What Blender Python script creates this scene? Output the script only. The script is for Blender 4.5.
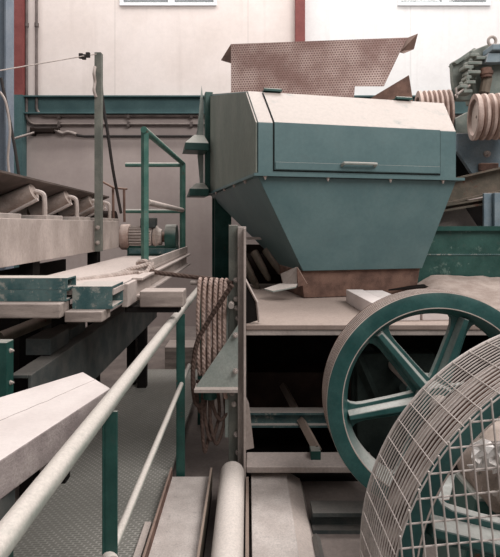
import bpy, bmesh, math, random
from mathutils import Vector, Matrix
R = math.radians
random.seed(7)
C = bpy.context.scene.collection
for o in list(bpy.data.objects): bpy.data.objects.remove(o)

# ---------------------------------------------------------------- camera, world, light
cam_d = bpy.data.cameras.new('camera'); cam = bpy.data.objects.new('camera', cam_d); C.objects.link(cam)
cam.location = (0, 0, 1.5); cam.rotation_euler = (R(90), 0, 0)
cam_d.sensor_fit = 'HORIZONTAL'; cam_d.sensor_width = 36; cam_d.lens = 36
cam_d.shift_x = 0.004; cam_d.shift_y = -0.107; cam_d.clip_start = 0.02
bpy.context.scene.camera = cam

w = bpy.data.worlds.new('overcast'); bpy.context.scene.world = w; w.use_nodes = True
bg = w.node_tree.nodes['Background']; bg.inputs[0].default_value = (1, 0.97, 0.96, 1); bg.inputs[1].default_value = 0.31

def skylight(name, loc, sx, sy, power, rot=(0, 0, 0), col=(1, 0.98, 0.96)):
    l = bpy.data.lights.new(name, 'AREA'); l.shape = 'RECTANGLE'; l.size = sx; l.size_y = sy
    l.energy = power; l.color = col
    o = bpy.data.objects.new(name, l); C.objects.link(o); o.location = loc; o.rotation_euler = rot
skylight('skylight', (4.2, -1.2, 7.2), 6, 4.5, 580, (Vector((4.2, -1.2, 7.2)) - Vector((.3, 4, 1))).to_track_quat('Z', 'Y').to_euler())
skylight('skylight', (0.5, 6.2, 8.8), 12, 2.2, 640)
vs = bpy.context.scene.view_settings
vs.view_transform = 'Standard'; vs.look = 'None'; vs.gamma = 1; vs.use_curve_mapping = False
vs.exposure = 0.14

# ---------------------------------------------------------------- materials
def lin(c):
    def f(v):
        v /= 255
        return v / 12.92 if v <= 0.04045 else ((v + 0.055) / 1.055) ** 2.4
    return (f(c[0]), f(c[1]), f(c[2]), 1)

def mat(name, base, base2=None, rough=0.65, dust=0.0, dustcol=(214, 198, 190), rust=0.0, rustcol=(104, 66, 52),
        scale=6.0, metal=0.0, bump=0.0, grime=0.0, stretch=(1, 1, 1), spec=0.35, speck=0.16):
    """painted / bare surface: two-tone noise, rust patches, loose stone dust lying on upward faces"""
    m = bpy.data.materials.new(name); m.use_nodes = True
    nt = m.node_tree; N = nt.nodes; L = nt.links; b = N['Principled BSDF']
    b.inputs['Roughness'].default_value = rough; b.inputs['Metallic'].default_value = metal
    b.inputs['Specular IOR Level'].default_value = spec
    tc = N.new('ShaderNodeTexCoord'); mp = N.new('ShaderNodeMapping'); mp.inputs['Scale'].default_value = stretch
    L.new(tc.outputs['Object'], mp.inputs['Vector'])
    def noise(s, det=6, r=0.6):
        n = N.new('ShaderNodeTexNoise'); n.inputs['Scale'].default_value = s; n.inputs['Detail'].default_value = det
        n.inputs['Roughness'].default_value = r; L.new(mp.outputs[0], n.inputs['Vector']); return n.outputs['Fac']
    def ramp(sock, a, bb):
        r = N.new('ShaderNodeMapRange'); r.inputs['From Min'].default_value = a; r.inputs['From Max'].default_value = bb
        r.interpolation_type = 'SMOOTHSTEP'; L.new(sock, r.inputs['Value']); return r.outputs['Result']
    def mix(fac, A, B):
        x = N.new('ShaderNodeMix'); x.data_type = 'RGBA'
        if hasattr(fac, 'links'): L.new(fac, x.inputs[0])
        else: x.inputs[0].default_value = fac
        for v, i in ((A, 6), (B, 7)):
            if hasattr(v, 'links'): L.new(v, x.inputs[i])
            else: x.inputs[i].default_value = v
        return x.outputs[2]
    def mul(a, k):
        x = N.new('ShaderNodeMath'); x.operation = 'MULTIPLY'; L.new(a, x.inputs[0])
        if hasattr(k, 'links'): L.new(k, x.inputs[1])
        else: x.inputs[1].default_value = k
        return x.outputs[0]
    b2 = base2 or tuple(min(255, v * 1.12 + 6) for v in base)
    col = mix(ramp(noise(scale), 0.35, 0.68), lin(base), lin(b2))
    if rust: col = mix(ramp(noise(scale * 1.7, 8, 0.7), 0.66 - 0.3 * rust, 0.74 - 0.3 * rust), col, lin(rustcol))
    if grime: col = mix(mul(ramp(noise(scale * 4, 8, 0.75), 0.5, 0.75), grime), col, lin((70, 58, 54)))
    if dust:
        g = N.new('ShaderNodeNewGeometry'); s = N.new('ShaderNodeSeparateXYZ'); L.new(g.outputs['Normal'], s.inputs[0])
        up = ramp(s.outputs['Z'], 0.1, 0.75)
        d = mul(mul(up, ramp(noise(scale * 2.2, 7, 0.65), 0.08, 0.46)), dust)
        col = mix(d, col, lin(dustcol))
    sp = N.new('ShaderNodeHueSaturation'); L.new(col, sp.inputs['Color'])
    mr = N.new('ShaderNodeMapRange'); mr.inputs['From Min'].default_value = .3; mr.inputs['From Max'].default_value = .7
    mr.inputs['To Min'].default_value = 1 - speck; mr.inputs['To Max'].default_value = 1 + speck
    L.new(noise(scale * 14, 5, 0.75), mr.inputs['Value']); L.new(mr.outputs[0], sp.inputs['Value']); col = sp.outputs[0]
    L.new(col, b.inputs['Base Color'])
    if bump:
        bn = N.new('ShaderNodeBump'); bn.inputs['Strength'].default_value = bump; bn.inputs['Distance'].default_value = 0.01
        L.new(noise(scale * 8, 6, 0.7), bn.inputs['Height']); L.new(bn.outputs[0], b.inputs['Normal'])
    return m

M = {}
M['teal'] = mat('dusty teal paint', (80, 104, 106), (92, 115, 116), 0.45, dust=0.95, dustcol=(186, 172, 164), scale=2.5, grime=0.1, speck=.08)
M['olive'] = mat('hood paint in side light', (104, 110, 102), (120, 124, 115), 0.7, dust=0.6, scale=3, grime=0.3, stretch=(1, 1, .4))  # hood paint again, with the left side's light put into the colour
M['green'] = mat('dark green enamel', (24, 62, 56), (38, 78, 71), 0.42, dust=0.75, dustcol=(176, 172, 164), scale=7, rust=0.1, grime=0.25)
M['wheelgreen'] = mat('flywheel green enamel', (30, 68, 66), (54, 90, 87), 0.36, dust=0.75, dustcol=(190, 186, 180), scale=5, grime=0.2)
M['worn'] = mat('worn green steel', (46, 78, 80), (84, 106, 105), 0.6, dust=0.9, dustcol=(200, 188, 180), rust=0.4, rustcol=(136, 138, 132), scale=9, grime=0.4)
M['steel'] = mat('dusty grey steel', (146, 136, 130), (174, 162, 155), 0.6, dust=0.8, dustcol=(205, 190, 182), rust=0.12, scale=6, grime=0.35, stretch=(1, 1, .5))
M['palesteel'] = mat('dust whitened steel', (160, 147, 140), (186, 172, 165), 0.75, dust=0.9, dustcol=(204, 189, 182), scale=5, grime=0.3, stretch=(1, 1, .6))
M['greygreen'] = mat('grey green plate paint', (136, 143, 137), (154, 158, 152), 0.6, dust=0.7, scale=6, grime=0.25)
M['rust'] = mat('rusted steel', (88, 66, 58), (122, 94, 82), 0.85, dust=0.7, dustcol=(170, 146, 134), scale=8, grime=0.4, bump=0.3)
M['brownsteel'] = mat('brown stained steel', (84, 78, 68), (110, 98, 86), 0.75, dust=0.6, dustcol=(176, 154, 142), scale=7, rust=0.3)
M['dark'] = mat('black steel and deep shade', (20, 18, 18), (32, 28, 26), 0.7, scale=5, spec=0.1)  # near black; on the added closing sheets it stands for deep shade
M['darkbrown'] = mat('oily brown steel', (34, 27, 24), (48, 38, 34), 0.8, scale=5, spec=0.1)
M['shadowsteel'] = mat('blue grey grimy steel', (58, 64, 64), (88, 88, 85), 0.7, scale=6, dust=0.5, dustcol=(120, 112, 106), grime=0.4)
M['blackgreen'] = mat('oily dark green steel', (24, 32, 30), (40, 48, 45), 0.7, scale=6, spec=.15)
M['stone'] = mat('pale sawn stone', (206, 194, 190), (218, 207, 203), 0.85, scale=5, speck=.05, grime=0.06, bump=0.15)
M['stoneside'] = mat('rough grey stone', (138, 126, 124), (172, 160, 156), 0.9, scale=11, grime=0.4, bump=0.5)
M['timber'] = mat('grey weathered timber', (122, 110, 104), (164, 150, 142), 0.9, scale=4, grime=0.5, stretch=(1, 6, 6), dust=0.5, dustcol=(206, 190, 182))
M['dust'] = mat('stone dust', (160, 142, 133), (182, 165, 156), 0.95, scale=9, bump=0.4)
M['deck'] = mat('dust covered deck plate', (128, 112, 104), (152, 135, 127), 0.9, dust=0.8, dustcol=(166, 149, 140), scale=5, grime=0.35)
M['pipe'] = mat('whitened pipe', (186, 178, 170), (206, 196, 188), 0.6, scale=7, dust=0.9, dustcol=(224, 212, 204), grime=0.25)
M['rail'] = mat('rubbed grey green handrail', (136, 140, 132), (160, 160, 152), 0.4, scale=9, dust=0.9, dustcol=(206, 196, 188), grime=0.35)
M['wire'] = mat('galvanised wire', (172, 162, 156), (196, 186, 180), 0.45, scale=10, metal=0.1, dust=0.5, dustcol=(196, 184, 178))
M['groove'] = mat('dusty grooved rim', (170, 156, 148), (190, 176, 168), 0.7, scale=10, grime=0.2)
M['sheave'] = mat('dusty rust brown cast iron', (146, 122, 112), (188, 166, 156), 0.75, scale=7, dust=0.6, dustcol=(206, 186, 176))
M['sheaveface'] = mat('pale sheave face', (184, 166, 156), (206, 188, 178), 0.8, scale=7)
M['rubber'] = mat('grey conveyor rubber', (82, 72, 67), (104, 92, 86), 0.85, scale=5, grime=0.3)
M['roller'] = mat('dusty roller shell', (150, 132, 122), (188, 172, 164), 0.7, scale=6, rust=0.2, rustcol=(96, 68, 58), dust=0.7, dustcol=(216, 202, 194))
M['bluegrey'] = mat('blue grey column paint', (112, 122, 134), (126, 134, 144), 0.6, scale=3)
M['bluesteel'] = mat('blue grey crusher paint', (104, 120, 130), (130, 142, 148), 0.6, scale=6, dust=0.7, grime=0.4)
M['crusher'] = mat('grey green crusher paint', (104, 112, 106), (134, 138, 130), 0.65, scale=8, dust=0.8, dustcol=(200, 190, 182), grime=0.4)
M['red'] = mat('red oxide paint', (112, 56, 54), (128, 70, 66), 0.7, scale=4)
M['conduit'] = mat('grey conduit', (84, 74, 71), (112, 100, 96), 0.5, scale=5, dust=0.7, dustcol=(190, 176, 168))
M['girt'] = mat('green girt paint', (62, 88, 90), (74, 100, 101), 0.6, scale=3)
M['black'] = mat('dark lead', (40, 36, 35), (52, 46, 44), 0.7)
M['white'] = mat('white window frame', (232, 232, 234), (240, 240, 242), 0.5)
M['plastic'] = mat('crumpled white film', (220, 212, 208), (236, 230, 226), 0.6, scale=12)
M['plank'] = mat('dusty speckled plank', (190, 178, 172), (208, 197, 191), 0.9, scale=9, grime=0.4, bump=.25, speck=.2)
M['postgreen'] = mat('dull grey green post paint', (92, 94, 88), (118, 118, 110), 0.65, scale=8, dust=.6, grime=.4)
M['railgreen'] = mat('chalky green rail paint', (50, 92, 82), (82, 114, 104), 0.6, scale=9, dust=.8, dustcol=(186, 178, 170), grime=.3, rust=.12)
M['drum'] = mat('brown greasy drum', (66, 48, 42), (86, 64, 56), .7, scale=5)
M['scuffed'] = mat('scuffed dark green plate', (26, 62, 56), (44, 80, 73), 0.5, scale=5, rust=.3, rustcol=(86, 108, 100), grime=.35)
M['wornbrown'] = mat('brown smeared casting', (132, 118, 108), (172, 156, 146), 0.8, scale=9, rust=0.25, rustcol=(84, 84, 74), grime=0.5)

def rope_mat(name, c1, c2):
    m = mat(name, c1, c2, 0.9, scale=30)
    nt = m.node_tree; N = nt.nodes; L = nt.links
    tc = N.new('ShaderNodeTexCoord'); wv = N.new('ShaderNodeTexWave'); wv.bands_direction = 'DIAGONAL'
    wv.inputs['Scale'].default_value = 22; wv.inputs['Distortion'].default_value = 1.5
    L.new(tc.outputs['Object'], wv.inputs['Vector'])
    bn = N.new('ShaderNodeBump'); bn.inputs['Strength'].default_value = 0.5; bn.inputs['Distance'].default_value = 0.006
    L.new(wv.outputs['Fac'], bn.inputs['Height']); L.new(bn.outputs[0], N['Principled BSDF'].inputs['Normal'])
    return m
M['rope'] = rope_mat('tan twisted rope', (164, 138, 127), (194, 170, 160))
M['hose'] = rope_mat('brown cable', (72, 56, 50), (92, 74, 66))
M['ropepale'] = rope_mat('dusty pale rope', (170, 154, 146), (192, 176, 168))

def wall_mat(name, c1, c2, streak, joint):
    m = mat(name, c1, c2, 0.9, scale=0.9, bump=0.05, spec=0.1, speck=.04)
    nt = m.node_tree; N = nt.nodes; L = nt.links; b = N['Principled BSDF']
    base = b.inputs['Base Color'].links[0].from_socket
    tc = N.new('ShaderNodeTexCoord'); mp = N.new('ShaderNodeMapping'); mp.inputs['Scale'].default_value = (2.2, 2.2, .12)
    L.new(tc.outputs['Object'], mp.inputs['Vector'])
    n = N.new('ShaderNodeTexNoise'); n.inputs['Scale'].default_value = 3; n.inputs['Detail'].default_value = 8; L.new(mp.outputs[0], n.inputs['Vector'])
    r = N.new('ShaderNodeMapRange'); r.inputs['From Min'].default_value = .55; r.inputs['From Max'].default_value = .8; r.inputs['To Max'].default_value = streak
    L.new(n.outputs['Fac'], r.inputs['Value'])
    x = N.new('ShaderNodeMix'); x.data_type = 'RGBA'; L.new(r.outputs[0], x.inputs[0]); L.new(base, x.inputs[6]); x.inputs[7].default_value = lin((150, 134, 126))
    # panel joints
    s = N.new('ShaderNodeSeparateXYZ'); L.new(tc.outputs['Object'], s.inputs[0])
    mo = N.new('ShaderNodeMath'); mo.operation = 'PINGPONG'; mo.inputs[1].default_value = joint / 2; L.new(s.outputs['X'], mo.inputs[0])
    lt = N.new('ShaderNodeMath'); lt.operation = 'LESS_THAN'; lt.inputs[1].default_value = 0.012; L.new(mo.outputs[0], lt.inputs[0])
    k = N.new('ShaderNodeMath'); k.operation = 'MULTIPLY'; k.inputs[1].default_value = 0.16; L.new(lt.outputs[0], k.inputs[0])
    y = N.new('ShaderNodeMix'); y.data_type = 'RGBA'; L.new(k.outputs[0], y.inputs[0]); L.new(x.outputs[2], y.inputs[6]); y.inputs[7].default_value = lin((150, 140, 134))
    L.new(y.outputs[2], b.inputs['Base Color'])
    return m
M['wall'] = wall_mat('painted wall panels', (219, 206, 200), (228, 216, 211), 0.18, 2.13)
M['wallwhite'] = wall_mat('white wall panels', (226, 222, 221), (234, 231, 230), 0.2, 2.6)
M['wall_low'] = wall_mat('bare concrete wall', (163, 149, 145), (177, 163, 158), 0.25, 2.4)
M['floor'] = mat('dusty concrete floor', (104, 94, 90), (132, 120, 114), 0.9, scale=2.5, bump=0.2, grime=0.3)

def grating_mat():
    m = mat('expanded metal grating', (146, 143, 136), (168, 164, 157), 0.7, scale=2)
    nt = m.node_tree; N = nt.nodes; L = nt.links; b = N['Principled BSDF']
    base = b.inputs['Base Color'].links[0].from_socket
    tc = N.new('ShaderNodeTexCoord'); mp = N.new('ShaderNodeMapping'); mp.inputs['Scale'].default_value = (24, 60, 1)
    mp.inputs['Rotation'].default_value = (0, 0, 0.12)
    L.new(tc.outputs['Object'], mp.inputs['Vector'])
    br = N.new('ShaderNodeTexBrick'); br.inputs['Scale'].default_value = 1; br.inputs['Mortar Size'].default_value = 0.12
    br.inputs['Mortar Smooth'].default_value = 0.4
    br.inputs['Brick Width'].default_value = 1.0; br.inputs['Row Height'].default_value = 0.9
    L.new(mp.outputs[0], br.inputs['Vector'])
    x = N.new('ShaderNodeMix'); x.data_type = 'RGBA'; L.new(br.outputs['Fac'], x.inputs[0])
    x.inputs[6].default_value = lin((124, 121, 115)); L.new(base, x.inputs[7])
    L.new(x.outputs[2], b.inputs['Base Color'])
    bn = N.new('ShaderNodeBump'); bn.inputs['Strength'].default_value = 0.3; bn.inputs['Distance'].default_value = 0.01
    L.new(br.outputs['Fac'], bn.inputs['Height']); L.new(bn.outputs[0], b.inputs['Normal'])
    return m
M['grating'] = grating_mat()

def tread_mat():
    m = mat('perforated brown plate', (140, 112, 105), (194, 172, 164), 0.5, scale=3, metal=0.2, grime=.3)
    nt = m.node_tree; N = nt.nodes; L = nt.links; b = N['Principled BSDF']
    base = b.inputs['Base Color'].links[0].from_socket
    tc = N.new('ShaderNodeTexCoord'); mp = N.new('ShaderNodeMapping'); mp.inputs['Scale'].default_value = (42, 1, 46)
    L.new(tc.outputs['Object'], mp.inputs['Vector'])
    s = N.new('ShaderNodeSeparateXYZ'); L.new(mp.outputs[0], s.inputs[0])
    def op(o, a, bb=None):
        n = N.new('ShaderNodeMath'); n.operation = o
        for v, i in ((a, 0), (bb, 1)):
            if v is None: continue
            if hasattr(v, 'links'): L.new(v, n.inputs[i])
            else: n.inputs[i].default_value = v
        return n.outputs[0]
    row = op('FLOOR', s.outputs['Z'])
    xs = op('ADD', s.outputs['X'], op('MULTIPLY', op('MODULO', row, 2.0), 0.5))
    fx = op('SUBTRACT', op('FRACT', xs), 0.5); fz = op('SUBTRACT', op('FRACT', s.outputs['Z']), 0.5)
    d = op('SQRT', op('ADD', op('MULTIPLY', fx, fx), op('MULTIPLY', fz, fz)))
    hole = op('LESS_THAN', d, 0.3)
    x = N.new('ShaderNodeMix'); x.data_type = 'RGBA'; L.new(hole, x.inputs[0]); L.new(base, x.inputs[6]); x.inputs[7].default_value = lin((112, 84, 78))
    L.new(x.outputs[2], b.inputs['Base Color'])
    return m
M['tread'] = tread_mat()

def glass_mat():
    m = bpy.data.materials.new('window glass'); m.use_nodes = True; b = m.node_tree.nodes['Principled BSDF']
    b.inputs['Base Color'].default_value = (0.75, 0.78, 0.8, 1); b.inputs['Roughness'].default_value = 0.05
    b.inputs['Transmission Weight'].default_value = 0.9
    return m
M['glass'] = glass_mat()

# ---------------------------------------------------------------- mesh helpers
class MB:
    def __init__(s): s.bm = bmesh.new(); s.off = Vector((0, 0, 0)); s.T = Matrix.Identity(4)
    def v(s, p): return s.bm.verts.new(s.T @ Vector(p))
    def hexa(s, p):             # 8 points: bottom 0-3, top 4-7
        vs_ = [s.v(q) for q in p]
        for f in ((3, 2, 1, 0), (4, 5, 6, 7), (0, 1, 5, 4), (1, 2, 6, 5), (2, 3, 7, 6), (3, 0, 4, 7)):
            s.bm.faces.new([vs_[i] for i in f])
        return s
    def box(s, x0, x1, y0, y1, z0, z1):
        return s.hexa([(x0, y0, z0), (x1, y0, z0), (x1, y1, z0), (x0, y1, z0), (x0, y0, z1), (x1, y0, z1), (x1, y1, z1), (x0, y1, z1)])
    def prism(s, pts, ext):     # closed polygon (3-D points) extruded along ext
        e = Vector(ext); a = [s.v(p) for p in pts]; b = [s.v(Vector(p) + e) for p in pts]; n = len(pts)
        s.bm.faces.new(a); s.bm.faces.new(b[::-1])
        for i in range(n): s.bm.faces.new((a[i], b[i], b[(i + 1) % n], a[(i + 1) % n]))
        return s
    def tube(s, pts, r, n=10, closed=False, caps=True):
        P = [Vector(p) for p in pts]; m = len(P); rings = []; up = None
        rr = r if isinstance(r, (list, tuple)) else [r] * m
        for i in range(m):
            if closed: t = P[(i + 1) % m] - P[i - 1]
            else: t = P[min(i + 1, m - 1)] - P[max(i - 1, 0)]
            t.normalize()
            if up is None:
                up = Vector((0, 0, 1)) if abs(t.z) < 0.9 else Vector((1, 0, 0))
            a = (up - t * up.dot(t)).normalized(); up = a; b = t.cross(a)
            rings.append([s.v(P[i] + (a * math.cos(2 * math.pi * k / n) + b * math.sin(2 * math.pi * k / n)) * rr[i]) for k in range(n)])
        for i in range(m if closed else m - 1):
            A = rings[i]; B = rings[(i + 1) % m]
            for k in range(n): s.bm.faces.new((A[k], A[(k + 1) % n], B[(k + 1) % n], B[k]))
        if caps and not closed: s.bm.faces.new(rings[0][::-1]); s.bm.faces.new(rings[-1])
        return s
    def cyl(s, a, b, r, n=20, r2=None): return s.tube([a, b], [r, r if r2 is None else r2], n)
    def lathe(s, prof, c, axis, n=48, closed=False):   # prof: (radius, offset along axis)
        ax = Vector(axis).normalized(); c = Vector(c)
        u = Vector((0, 0, 1)) if abs(ax.z) < 0.9 else Vector((1, 0, 0)); u = (u - ax * u.dot(ax)).normalized(); w_ = ax.cross(u)
        rg = [[s.v(c + ax * h + (u * math.cos(2 * math.pi * k / n) + w_ * math.sin(2 * math.pi * k / n)) * r) for k in range(n)] for r, h in prof]
        m = len(rg)
        for i in range(m if closed else m - 1):
            A = rg[i]; B = rg[(i + 1) % m]
            for k in range(n): s.bm.faces.new((A[k], A[(k + 1) % n], B[(k + 1) % n], B[k]))
        if not closed:
            s.bm.faces.new(rg[0][::-1]); s.bm.faces.new(rg[-1])
        return s
    def hexbolt(s, p, axis, r=0.014, h=0.014):
        ax = Vector(axis).normalized(); p = Vector(p)
        s.tube([p, p + ax * h * .35], r * 1.45, 14); s.tube([p + ax * h * .35, p + ax * h * 1.3], r, 6)
        s.tube([p + ax * h * 1.3, p + ax * h * 1.9], r * .5, 8); return s
    def build(s, name, m, parent=None, smooth=False, bevel=0.0, kind=None):
        bm = s.bm; bmesh.ops.recalc_face_normals(bm, faces=bm.faces)
        if parent is not None:
            q = parent; off = Vector((0, 0, 0))
            while q is not None: off += q.location; q = q.parent
        else:
            mn = Vector([min(v.co[i] for v in bm.verts) for i in range(3)]); mx = Vector([max(v.co[i] for v in bm.verts) for i in range(3)])
            off = Vector(((mn.x + mx.x) / 2, (mn.y + mx.y) / 2, mn.z))
        for v in bm.verts: v.co -= off
        me = bpy.data.meshes.new(name); bm.to_mesh(me); bm.free()
        mats = m if isinstance(m, list) else [m]
        for q in mats: me.materials.append(q)
        o = bpy.data.objects.new(name, me); C.objects.link(o)
        if parent is not None: o.parent = parent
        else: o.location = off
        if smooth:
            for p in me.polygons: p.use_smooth = True
            me.set_sharp_from_angle(angle=R(38))
        if bevel:
            b = o.modifiers.new('bevel', 'BEVEL'); b.width = bevel; b.segments = 2; b.limit_method = 'ANGLE'; b.angle_limit = R(40)
        if kind: o['kind'] = kind
        return o

def tag(o, label, cat, group=None):
    o['label'] = label; o['category'] = cat
    if group: o['group'] = group
    return o
def thing(name, loc, label, cat, group=None):
    o = bpy.data.objects.new(name, None); C.objects.link(o); o.location = loc; o.empty_display_size = 0.1
    return tag(o, label, cat, group)
def copy_tree(o, delta, label=None):
    c = o.copy(); C.objects.link(c); c.location = o.location + Vector(delta)
    if label: c['label'] = label
    for ch in list(o.children):
        d = ch.copy(); C.objects.link(d); d.parent = c
        for g in list(ch.children):
            e = g.copy(); C.objects.link(e); e.parent = d
    return c
def smooth_path(pts, k=6, closed=False):
    P = [Vector(p) for p in pts]; n = len(P); out = []
    for i in range(n if closed else n - 1):
        if closed: a, b, c, d = P[i - 1], P[i], P[(i + 1) % n], P[(i + 2) % n]
        else: a, b, c, d = P[max(i - 1, 0)], P[i], P[i + 1], P[min(i + 2, n - 1)]
        for j in range(k):
            t = j / k
            out.append(0.5 * ((2 * b) + (c - a) * t + (2 * a - 5 * b + 4 * c - d) * t * t + (3 * b - a - 3 * c + d) * t ** 3))
    if not closed: out.append(P[-1])
    return out
def at(px, py, d):              # survey point of the photograph at distance d along the hall
    return Vector(((px - 248) / 500 * d, d, 1.5 - (py - 225) / 500 * d))

# ---------------------------------------------------------------- the hall
FZ = -0.12
MB().box(-9, 9, -1.5, 8.4, FZ - 0.2, FZ).build('floor', M['floor'], kind='structure')
WY = 8.0; WT = 0.25
mb = MB()
wx = [(-2.05, -0.5), (2.39, 3.87)]; WZ0, WZ1 = 5.0, 5.95
RX = 0.9
mb.box(-9, 9, WY, WY + WT, FZ, 3.45)                       # bare lower wall
n_low = len(mb.bm.faces)
def upper(x0, x1): mb.box(x0, x1, WY, WY + WT, 3.45, WZ0); mb.box(x0, x1, WY, WY + WT, WZ1, 7.5)
upper(-9, RX); mb.box(-9, wx[0][0], WY, WY + WT, WZ0, WZ1); mb.box(wx[0][1], RX, WY, WY + WT, WZ0, WZ1)
n_left = len(mb.bm.faces)
upper(RX, 9); mb.box(RX, wx[1][0], WY, WY + WT, WZ0, WZ1); mb.box(wx[1][1], 9, WY, WY + WT, WZ0, WZ1)
mb.bm.faces.ensure_lookup_table()
for i, f in enumerate(mb.bm.faces): f.material_index = 0 if i < n_low else (1 if i < n_left else 2)
mb.build('wall_back', [M['wall_low'], M['wall'], M['wallwhite']], kind='structure')
for i, (a, b) in enumerate(wx):
    f = MB(); t = 0.05; y0, y1 = WY - 0.03, WY + 0.09
    f.box(a, b, y0, y1, WZ0, WZ0 + t).box(a, b, y0, y1, WZ1 - t, WZ1).box(a, a + t, y0, y1, WZ0 + t, WZ1 - t).box(b - t, b, y0, y1, WZ0 + t, WZ1 - t)
    mid = a + (b - a) * (0.53 if i == 0 else 0.52)
    f.box(mid - .05, mid + .05, y0, y1, WZ0 + t, WZ1 - t)
    wn = f.build('window_%d' % (i + 1), M['white'], bevel=0.006, kind='structure')
    MB().box(a + t, mid - .05, WY + .03, WY + .04, WZ0 + t, WZ1 - t).build('pane', M['glass'], wn)
    MB().box(mid + .05, b - t, WY + .03, WY + .04, WZ0 + t, WZ1 - t).build('pane', M['glass'], wn)
g = MB(); g.box(-3.54, 5, WY - .12, WY, 3.26, 3.28).box(-3.54, 5, WY - .12, WY, 3.525, 3.545).box(-3.54, 5, WY - .035, WY, 3.28, 3.525)
g.build('trim_1', M['girt'], kind='structure')
rc = MB(); rc.box(-3.68, -3.54, WY - .16, WY, 3.545, 7.5).build('trim_2', M['red'], kind='structure')
MB().box(-3.68, -3.54, WY - .16, WY, FZ, 3.545).build('trim_3', M['girt'], kind='structure')
MB().box(.75, .9, WY - .12, WY, 3.575, 7.5).build('trim_4', M['red'], kind='structure')

# blue-grey column nearer than the wall
t = thing('steel_column', (-2.92, 6, FZ), 'blue grey steel column at the left edge in front of the wall', 'column')
m_ = MB(); m_.box(-3.12, -3.10, 5.9, 6.1, FZ, 7.0).box(-2.875, -2.855, 5.9, 6.1, FZ, 7.0).box(-3.10, -2.875, 6.0, 6.02, FZ, 7.0)
m_.build('column_section', M['bluegrey'], t)
MB().box(-3.16, -2.7, 5.85, 6.2, FZ, FZ + .02).build('base_plate', M['bluegrey'], t)

# conduits on the wall
cy = WY - 0.05
def conduit(xv, zh, x1, label):
    r_ = .14; p = [(xv, cy, 7.4), (xv, cy, zh + r_)]
    for k in range(1, 8):
        a = R(90 * k / 8); p.append((xv + r_ - r_ * math.cos(a), cy, zh + r_ - r_ * math.sin(a)))
    p += [(xv + r_, cy, zh), (x1, cy, zh)]
    th = thing('electrical_conduit', (xv, cy, 3.3), label, 'pipe')
    MB().tube(p, .022, 10).build('pipe', M['conduit'], th, smooth=True)
    for z in (4.68, 6.1):
        MB().tube([(xv, cy, z - .03), (xv, cy, z + .03)], .034, 10).build('coupling', M['conduit'], th, smooth=True)
    for x in (-3.0, -1.9, -.9): MB().box(x - .02, x + .02, cy - .03, WY, zh - .04, zh + .04).build('clamp', M['conduit'], th)
conduit(-3.52, 3.10, 0.6, 'outer wall conduit, leftmost on the wall and bending onto the lower of two horizontal runs')
conduit(-3.36, 3.235, 0.6, 'inner wall conduit, second from the left column and bending right just under the girt')
th = thing('cable_duct', (-3.1, cy, 2.9), 'lowest conduit run on the wall with a dark junction clamp at its left end', 'pipe')
MB().tube([(-2.75, cy, 2.93), (-2.6, cy, 2.91), (.6, cy, 2.91)], .022, 10).build('pipe', M['black'], th, smooth=True)
MB().box(-3.43, -3.08, cy - .07, WY - .002, 2.96, 3.03).box(-3.45, -3.38, cy - .05, WY - .01, 2.92, 3.045).box(-3.12, -3.0, cy - .05, WY - .01, 3.0, 3.04).build('junction_clamp', M['darkbrown'], th, bevel=.01)
MB().tube(smooth_path([(-3.08, cy - .02, 3.02), (-2.95, cy - .02, 2.95), (-2.85, cy - .02, 2.97), (-2.72, cy - .02, 2.93)], 5), .03, 8).build('joint', M['conduit'], th, smooth=True)
tag(MB().tube(smooth_path([(-3.36, 7.85, 2.95), (-3.5, 7.7, 2.86), (-3.65, 7.6, 2.79), (-3.9, 7.5, 2.76), (-4.3, 7.5, 2.74)], 6), .018, 8).build('flexible_hose', M['conduit'], None, smooth=True),
    'thin grey hose curving left from the dark junction clamp on the wall', 'hose')
tag(MB().tube(smooth_path([at(0, 92, 5.7), at(6, 103, 5.7), at(10, 130, 5.7), at(8, 160, 5.7), at(12, 192, 5.7)], 6), .014, 8).build('pale_cable', M['palesteel'], None, smooth=True),
    'pale looped cable hanging beside the blue grey column', 'cable')
tag(MB().tube(smooth_path([at(1, 78, 5.75), at(8, 112, 5.75), at(16, 155, 5.75), at(22, 200, 5.75)], 4), .018, 8).build('dark_cable', M['black'], None, smooth=True),
    'dark straight cable slanting down across the blue grey column', 'cable')

# ---------------------------------------------------------------- green hood and hopper
TH = R(13); O = Vector((.075, 3.75, 0)); U = Vector((math.cos(TH), math.sin(TH), 0)); V = Vector((-math.sin(TH), math.cos(TH), 0))
def H(u, v, z): return O + U * u + V * v + Vector((0, 0, z))
HT = Matrix(((U.x, V.x, 0, O.x), (U.y, V.y, 0, O.y), (0, 0, 1, 0), (0, 0, 0, 1)))
def HB(): b = MB(); b.T = HT; return b
W_, D_ = 1.687, 2.38; ZL, ZC, ZT, FR = 1.875, 2.272, 2.596, .35; WT2 = W_ + .13; ZTB = 3.09
hood = thing('feed_hood', H(.9, .9, FZ), 'large teal green steel hopper hood with sloped top and hinged door', 'hopper')
sh = HB()
P = [(0, 0, ZL), (W_, 0, ZL), (W_, D_, ZL), (0, D_, ZL), (0, 0, ZC), (W_, 0, ZC), (WT2, FR, ZT), (0, FR, ZT), (0, D_, ZTB), (WT2, D_, ZTB)]
q = [sh.v(p) for p in P]
for f in ((0, 1, 5, 4), (4, 5, 6, 7), (7, 6, 9, 8), (3, 2, 1, 0), (2, 3, 8, 9), (1, 2, 9, 6, 5)): sh.bm.faces.new([q[i] for i in f])
sh.bm.faces.new([q[i] for i in (0, 4, 7, 8, 3)])
sh.build('shell', M['teal'], hood, bevel=.006)
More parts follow.
